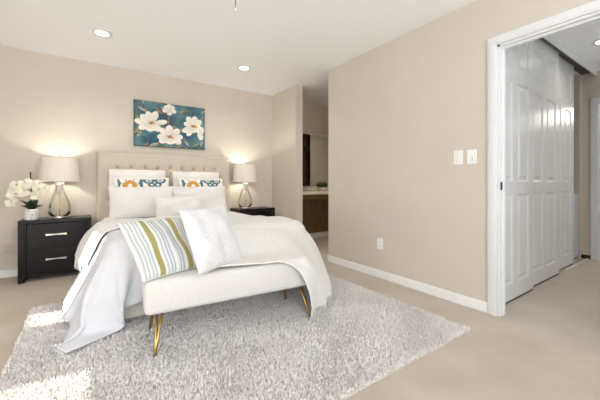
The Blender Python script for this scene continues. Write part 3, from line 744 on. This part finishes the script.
stems = [[(.0, 0, .1), (-.015, -.02, .19), (-.03, -.05, .24), (-.085, -.06, .235), (-.12, -.06, .19)], [(.01, 0, .1), (.02, -.02, .2), (.03, -.04, .25), (.07, -.05, .265), (.11, -.05, .245)], [(0, 0, .1), (.0, -.02, .2), (-.01, -.06, .26), (-.05, -.09, .26)]]
for st in stems:
    st = [(x, y, z if z < .11 else .14+(z-.155)*1.55+.06) for x, y, z in st]
    bm = bmesh.new(); add_tube(bm, st, .0028, 6); bm_obj('stem', bm, M['leaf'], orch, True)
for (x, y, z, nx_, ny_, nz2, s_) in ((-.135, -.075, .155, -.4, -1, -.1, .052), (-.105, -.085, .20, -.2, -1, .1, .056), (-.10, -.075, .255, -.4, -1, .4, .052), (-.045, -.095, .225, .1, -1, .0, .058), (-.04, -.085, .272, -.1, -1, .6, .05),
        (.012, -.09, .245, .2, -1, .2, .05), (.035, -.075, .195, .3, -1, -.1, .046), (.07, -.07, .262, .2, -1, .5, .046), (.105, -.06, .235, .5, -1, .1, .044), (.06, -.07, .215, .3, -1, -.2, .04), (-.15, -.06, .205, -.8, -1, .1, .045)):
    o = bm_obj('flower', flower_bm((x, y, .14+(z-.155)*1.55+.06), (nx_, ny_, nz2), s_*1.18, g), [M['petal'], M['petal_core']], orch, True)

# ------------------------------------------------------------------ painting
AX0, AX1, AZ0, AZ1 = .478, 1.378, 1.475, 2.062
art = thing('painting', ((AX0+AX1)/2, YB, AZ0), 'canvas of large white blossoms on teal hanging above the headboard', 'painting')
local(bm_obj('canvas_edge', BX(AX0, AX1, YB-.032, YB-.001, AZ0, AZ1, bev=.003, seg=1), M['frame_dark'], art), art)
def paint():
    W_, H_ = 330, 216; aw = (AX1-AX0)/(AZ1-AZ0)
    x, y = np.meshgrid(np.linspace(0, aw, W_), np.linspace(0, 1, H_), indexing='ij')
    g = np.random.default_rng(12)
    def noise(sc, seed):
        h = np.random.default_rng(seed); r = np.zeros_like(x)
        for _ in range(7):
            a, ph, k = h.uniform(0, 6.28), h.uniform(0, 6.28), h.uniform(.6, 1.5)*sc; r += np.sin((x*np.cos(a)+y*np.sin(a))*k+ph)
        return r/7
    n1_, n2_ = noise(9, 1), noise(28, 2)
    t = np.clip(.45+.9*n1_+.25*n2_, 0, 1)[..., None]
    img = (1-t)*L_((44, 86, 106))+t*L_((112, 152, 158))
    dk = np.clip(noise(6, 5)*1.6+.25-.25*x, 0, 1)[..., None]*.8; img = img*(1-dk)+L_((38, 58, 76))*dk
    def blend(mask, col):
        nonlocal img
        img = img*(1-mask[..., None])+np.asarray(col)*mask[..., None]
    def ell(cx, cy, a, L, W, pw=1.0):
        u = (x-cx)*math.cos(a)+(y-cy)*math.sin(a); v = -(x-cx)*math.sin(a)+(y-cy)*math.cos(a)
        tt = u/L; wd = W*np.clip(np.sin(PI*np.clip(tt, 0, 1))**pw, 1e-6, 1)*(.55+.6*np.clip(tt, 0, 1))
        inside_ = (tt > 0) & (tt < 1)
        return np.where(inside_, np.clip((wd-np.abs(v))/.012, 0, 1), 0.), np.clip(tt, 0, 1), np.clip(v/np.maximum(wd, 1e-3), -1, 1)
    cols = [(142, 138, 112), (178, 170, 146), (104, 112, 92), (84, 98, 108), (190, 186, 164), (66, 84, 84), (150, 128, 100)]
    for _ in range(85):
        cx, cy = g.uniform(-.05, aw), g.uniform(-.05, 1); m_, tt, vv = ell(cx, cy, g.uniform(0, 6.28), g.uniform(.16, .34), g.uniform(.03, .065))
        c = L_(cols[g.integers(len(cols))]); blend(m_*.8, c*(.95+.25*np.sign(vv)[..., None]))
    def flower(cx, cy, s, angs, core=True):
        for a, l, wd in angs:
            m_, tt, vv = ell(cx, cy, R(a), s*l, s*wd, .5)
            sh = (.72+.28*tt+.07*vv)[..., None]; blend(m_, L_((247, 240, 228))*sh)
        if core:
            for _ in range(34):
                px, py = cx+g.normal(0, s*.11), cy+abs(g.normal(0, s*.10)); d_ = np.hypot(x-px, y-py)
                blend(np.clip((.014-d_)/.006, 0, 1)*.9, L_([(176, 96, 48), (206, 140, 74), (132, 70, 40)][g.integers(3)]))
    flower(.34, .50, .30, [(172, 1.15, .26), (140, .95, .30), (15, 1.15, .24), (105, .95, .30), (70, 1.05, .30), (-35, .8, .30), (205, .95, .28), (-85, .55, .4), (245, .6, .35)])
    flower(.74, .22, .28, [(178, 1.0, .30), (8, 1.0, .30), (138, 1.05, .32), (48, 1.05, .32), (95, 1.05, .36), (-25, .95, .30), (205, .95, .30), (-70, .55, .4), (250, .55, .4)])
    flower(1.27, .52, .27, [(205, 1.1, .30), (160, .9, .28), (122, 1.05, .34), (82, 1.0, .34), (45, .95, .30), (5, .65, .3), (235, 1.0, .28), (-60, .5, .4)])
    flower(.72, .84, .17, [(130, .9, .4), (50, .9, .4), (90, 1, .42), (0, .9, .36), (180, .9, .36), (-90, .6, .4)], core=False)
    flower(1.49, .36, .17, [(100, 1.1, .4), (150, .9, .38), (240, .9, .4), (200, .8, .4)], core=False)
    return x/aw, y, np.clip(img, .004, .95), W_, H_
u_, v_, img_, W_, H_ = paint()
G = np.stack([AX0+.004+u_*(AX1-AX0-.008), np.full_like(u_, YB-.0335), AZ0+.004+v_*(AZ1-AZ0-.008)], -1)
idx = np.arange(W_*H_).reshape(W_, H_); fs = np.stack([idx[:-1, :-1], idx[1:, :-1], idx[1:, 1:], idx[:-1, 1:]], -1).reshape(-1, 4)
po = mesh_obj('painted_face', G.reshape(-1, 3), fs, M['paint'], art, True)
at = po.data.color_attributes.new('col', 'FLOAT_COLOR', 'POINT'); at.data.foreach_set('color', np.concatenate([img_.reshape(-1, 3), np.ones((W_*H_, 1))], 1).ravel().astype(np.float32))
local(po, art)

# ------------------------------------------------------------------ alcove: counter, mirror, wall niche, plant
vc = thing('vanity_counter', (3.4, 4.17, 0), 'cream vanity counter in the alcove beyond the corner', 'counter')
local(bm_obj('countertop', BX(XR+T+.003, 4.196, 3.9, YB-.002, .812, .865, bev=.006, seg=2), M['counter'], vc), vc)
local(bm_obj('backsplash', BX(XR+T+.003, 4.196, YB-.018, YB-.002, .865, .935, bev=.003, seg=1), M['counter'], vc), vc)
local(bm_obj('apron', BX(XR+T+.003, 4.196, 3.94, 3.958, .745, .812), M['apron'], vc), vc)
local(bm_obj('back_panel', BX(XR+T+.003, 4.196, YB-.02, YB-.0145, .10, .80), M['apron'], vc), vc)
mir = thing('wall_mirror', (3.6, YB, .94), 'tall mirror with a thin pale frame above the vanity counter', 'mirror')
local(bm_obj('mirror_glass', BX(3.26, 4.15, YB-.012, YB-.006, .95, 1.86), M['mirror'], mir), mir)
bm = bmesh.new(); add_box(bm, 3.222, 3.262, YB-.03, YB, .94, 1.885, .003, 1); add_box(bm, 3.262, 4.18, YB-.018, YB, 1.86, 1.885, .003, 1); add_box(bm, 4.15, 4.18, YB-.018, YB, .94, 1.86)
add_box(bm, 3.262, 4.15, YB-.006, YB, .94, 1.86)
local(bm_obj('mirror_frame', bm, M['trim'], mir), mir)
nic = thing('wall_cabinet', (3.05, YB, .94), 'narrow dark open wall cabinet with one shelf left of the mirror', 'cabinet')
bm = bmesh.new(); cx0, cx1, cz0, cz1, cdp = 2.86, 3.215, .945, 1.85, .10
add_box(bm, cx0, cx1, YB-.012, YB, cz0, cz1); add_box(bm, cx0, cx0+.02, YB-cdp, YB, cz0, cz1); add_box(bm, cx1-.012, cx1, YB-cdp, YB, cz0, cz1); add_box(bm, cx0, cx1, YB-cdp, YB, cz1-.02, cz1); add_box(bm, cx0, cx1, YB-cdp, YB, cz0, cz0+.02)
local(bm_obj('body', bm, M['walnut'], nic), nic)
local(bm_obj('shelf', BX(cx0+.02, cx1-.012, YB-cdp+.005, YB-.012, 1.545, 1.568), M['espresso'], nic), nic)
pl = thing('potted_grass', (3.27, 4.06, .865), 'small bushy green plant in a pale bowl on the vanity counter', 'potted plant')
bm = bmesh.new(); add_lathe(bm, [(0, 0), (.06, 0), (.075, .02), (.085, .06), (.08, .062), (.07, .025), (0, .045)], n=32); bm_obj('bowl', bm, M['bowl'], pl, True)
vs, fs = [], []; g = random.Random(9)
for k in range(420):
    a = g.uniform(0, 2*PI); r = .07*math.sqrt(g.random()); b = Vector((r*math.cos(a), r*math.sin(a), .045)); l = g.uniform(.08, .15)
    d = Vector((math.cos(a)*r*7+g.uniform(-.3, .3), math.sin(a)*r*7+g.uniform(-.3, .3), 1)).normalized(); s_ = d.orthogonal().normalized()*.005
    i = len(vs); vs += [b-s_, b+s_, b+d*l*.6+s_*1.2, b+d*l*.6-s_*1.2, b+d*l]; fs += [(i, i+1, i+2, i+3), (i+3, i+2, i+4)]
o = mesh_obj('foliage', vs, fs, M['grass'], pl); o['kind'] = 'stuff'

# ------------------------------------------------------------------ switches, outlets
def plate(name, label, cat, loc, rz, kind, group=None, m='plate'):
    """wall plate facing local -Y"""
    o = thing(name, loc, label, cat, group, rz)
    bm_obj('plate', BX(-.038, .038, -.007, 0, -.058, .058, bev=.003, seg=2), M[m], o)
    if kind == 'switch':
        bm_obj('rocker', BX(-.017, .017, -.011, -.006, -.034, .034, bev=.002, seg=1), M[m], o)
        bm = bmesh.new(); add_box(bm, -.019, .019, -.0078, -.0065, -.036, .036); bm_obj('rocker_frame', bm, M['cabinet_white'], o)
    elif kind == 'dimmer':
        bm_obj('rocker', BX(-.017, .017, -.0095, -.006, -.034, .034, bev=.002, seg=1), M[m], o); bm_obj('slider', BX(.006, .012, -.013, -.009, -.03, -.006), M['cabinet_white'], o)
    else:
        for z in (-.021, .021):
            s_ = bm_obj('socket', BX(-.017, .017, -.010, -.006, z-.0145, z+.0145, bev=.004, seg=2), M[m], o)
            bm = bmesh.new()
            for sx in (-.007, .007): add_box(bm, sx-.0012, sx+.0012, -.0105, -.0098, z-.002, z+.007)
            add_box(bm, -.002, .002, -.0105, -.0098, z-.010, z-.006); bm_obj('slot', bm, M['slot'], s_)
    return o
plate('light_switch', 'white rocker light switch, farther from the doorway', 'switch', (XR, 1.335, 1.207), R(-90), 'switch', 'switches beside the hall doorway')
plate('light_switch', 'white slide dimmer switch, nearer to the doorway', 'switch', (XR, 1.226, 1.207), R(-90), 'dimmer', 'switches beside the hall doorway')
plate('wall_outlet', 'white power outlet low on the bare right wall', 'outlet', (XR, 2.16, .36), R(-90), 'outlet')
plate('wall_outlet', 'beige power outlet low on the back wall left of the nightstand', 'outlet', (-.70, YB, .30), 0, 'outlet', m='beige_plate')

# ------------------------------------------------------------------ ceiling lights and pull chain
def downlight(x, y, label, e):
    o = thing('recessed_light', (x, y, H), label, 'ceiling light', 'round recessed ceiling lights')
    bm = bmesh.new(); add_lathe(bm, [(.058, -.001), (.060, -.008), (.085, -.006), (.088, 0), (.058, 0)], n=40); bm_obj('trim_ring', bm, M['trim'], o, True)
    bm = bmesh.new(); add_lathe(bm, [(0, -.004), (.058, -.004), (.058, -.001), (0, -.001)], n=40); bm_obj('lens', bm, M['lens'], o)
    l = bpy.data.lights.new('downlight_glow', 'SPOT'); l.energy = e; l.color = (1, .955, .89); l.spot_size = R(150); l.spot_blend = .8; l.shadow_soft_size = .05
    lo = bpy.data.objects.new('downlight_glow', l); C.objects.link(lo); lo.parent = o; lo.location = (0, 0, -.02)
    return o
downlight(.11, 3.50, 'round recessed ceiling light above the left side of the bed', 22)
downlight(1.605, 3.55, 'round recessed ceiling light near the far right corner', 22)
downlight(4.30, .80, 'round recessed ceiling light in the hall ceiling, past the doorway', 9)
ch = thing('pull_chain', (.475, 1.13, H), 'thin pull chain hanging from the ceiling near the top edge', 'pull chain')
bm = bmesh.new(); add_lathe(bm, [(0, 0), (.05, 0), (.048, -.015), (.02, -.03), (0, -.032)], n=28); bm_obj('canopy', bm, M['trim'], ch, True)
bm = bmesh.new(); add_tube(bm, [(0, 0, -.03), (0, 0, -.76)], .0016, 6); bm_obj('chain', bm, M['slot'], ch, True)
bm = bmesh.new(); add_lathe(bm, [(0, -.745), (.003, -.75), (.004, -.765), (0, -.772)], n=12); bm_obj('pull', bm, M['chrome'], ch, True)

# ------------------------------------------------------------------ closet and far room
cb = thing('storage_cabinet', (5.14, 1.5, 0), 'pale grey low cabinet just visible behind the last sliding closet door', 'cabinet')
local(bm_obj('body', BX(4.96, 5.32, 1.235, 1.75, .02, .86, bev=.004, seg=1), M['cabinet_white'], cb), cb)
local(bm_obj('door', BX(4.97, 5.31, 1.22, 1.235, .04, .85, bev=.003, seg=1), M['cabinet_white'], cb), cb)
local(bm_obj('plinth', BX(4.97, 5.31, 1.25, 1.74, 0, .02), M['walnut'], cb), cb)
bl_ = thing('window_blind', (7.86, 1.2, 1.8), 'white slatted window blind seen through the far hall doorway', 'blind')
bm = bmesh.new()
for k in range(26):
    z = -.01-.034*k; t = bmesh.new(); bmesh.ops.create_cube(t, size=1)
    for v in t.verts:
        p = Vector((v.co.x*.026, v.co.y*1.42, v.co.z*.0015)); p.rotate(Matrix.Rotation(R(30), 3, 'Y')); v.co = p+Vector((0, 0, z))
    merge(bm, t)
o = bm_obj('slats', bm, M['blind'], bl_)
bm_obj('headrail', BX(-.02, .02, -.72, .72, 0, .04), M['blind'], bl_)
bm_obj('cord', BX(-.001, .001, .3, .302, -.88, 0), M['blind'], bl_)
light('far_room_fill', 'POINT', (6.8, .6, 2.2), 25, (1, .95, .88), shadow_soft_size=.15)  # unseen fill added to light the far room
light('alcove_fill', 'SPOT', (3.5, 2.9, H-.02), 45, (1, .9, .72), (0, 0, -1), spot_size=R(150), spot_blend=.8, shadow_soft_size=.06)  # unseen spot without fixture, added to brighten the alcove and its mirror
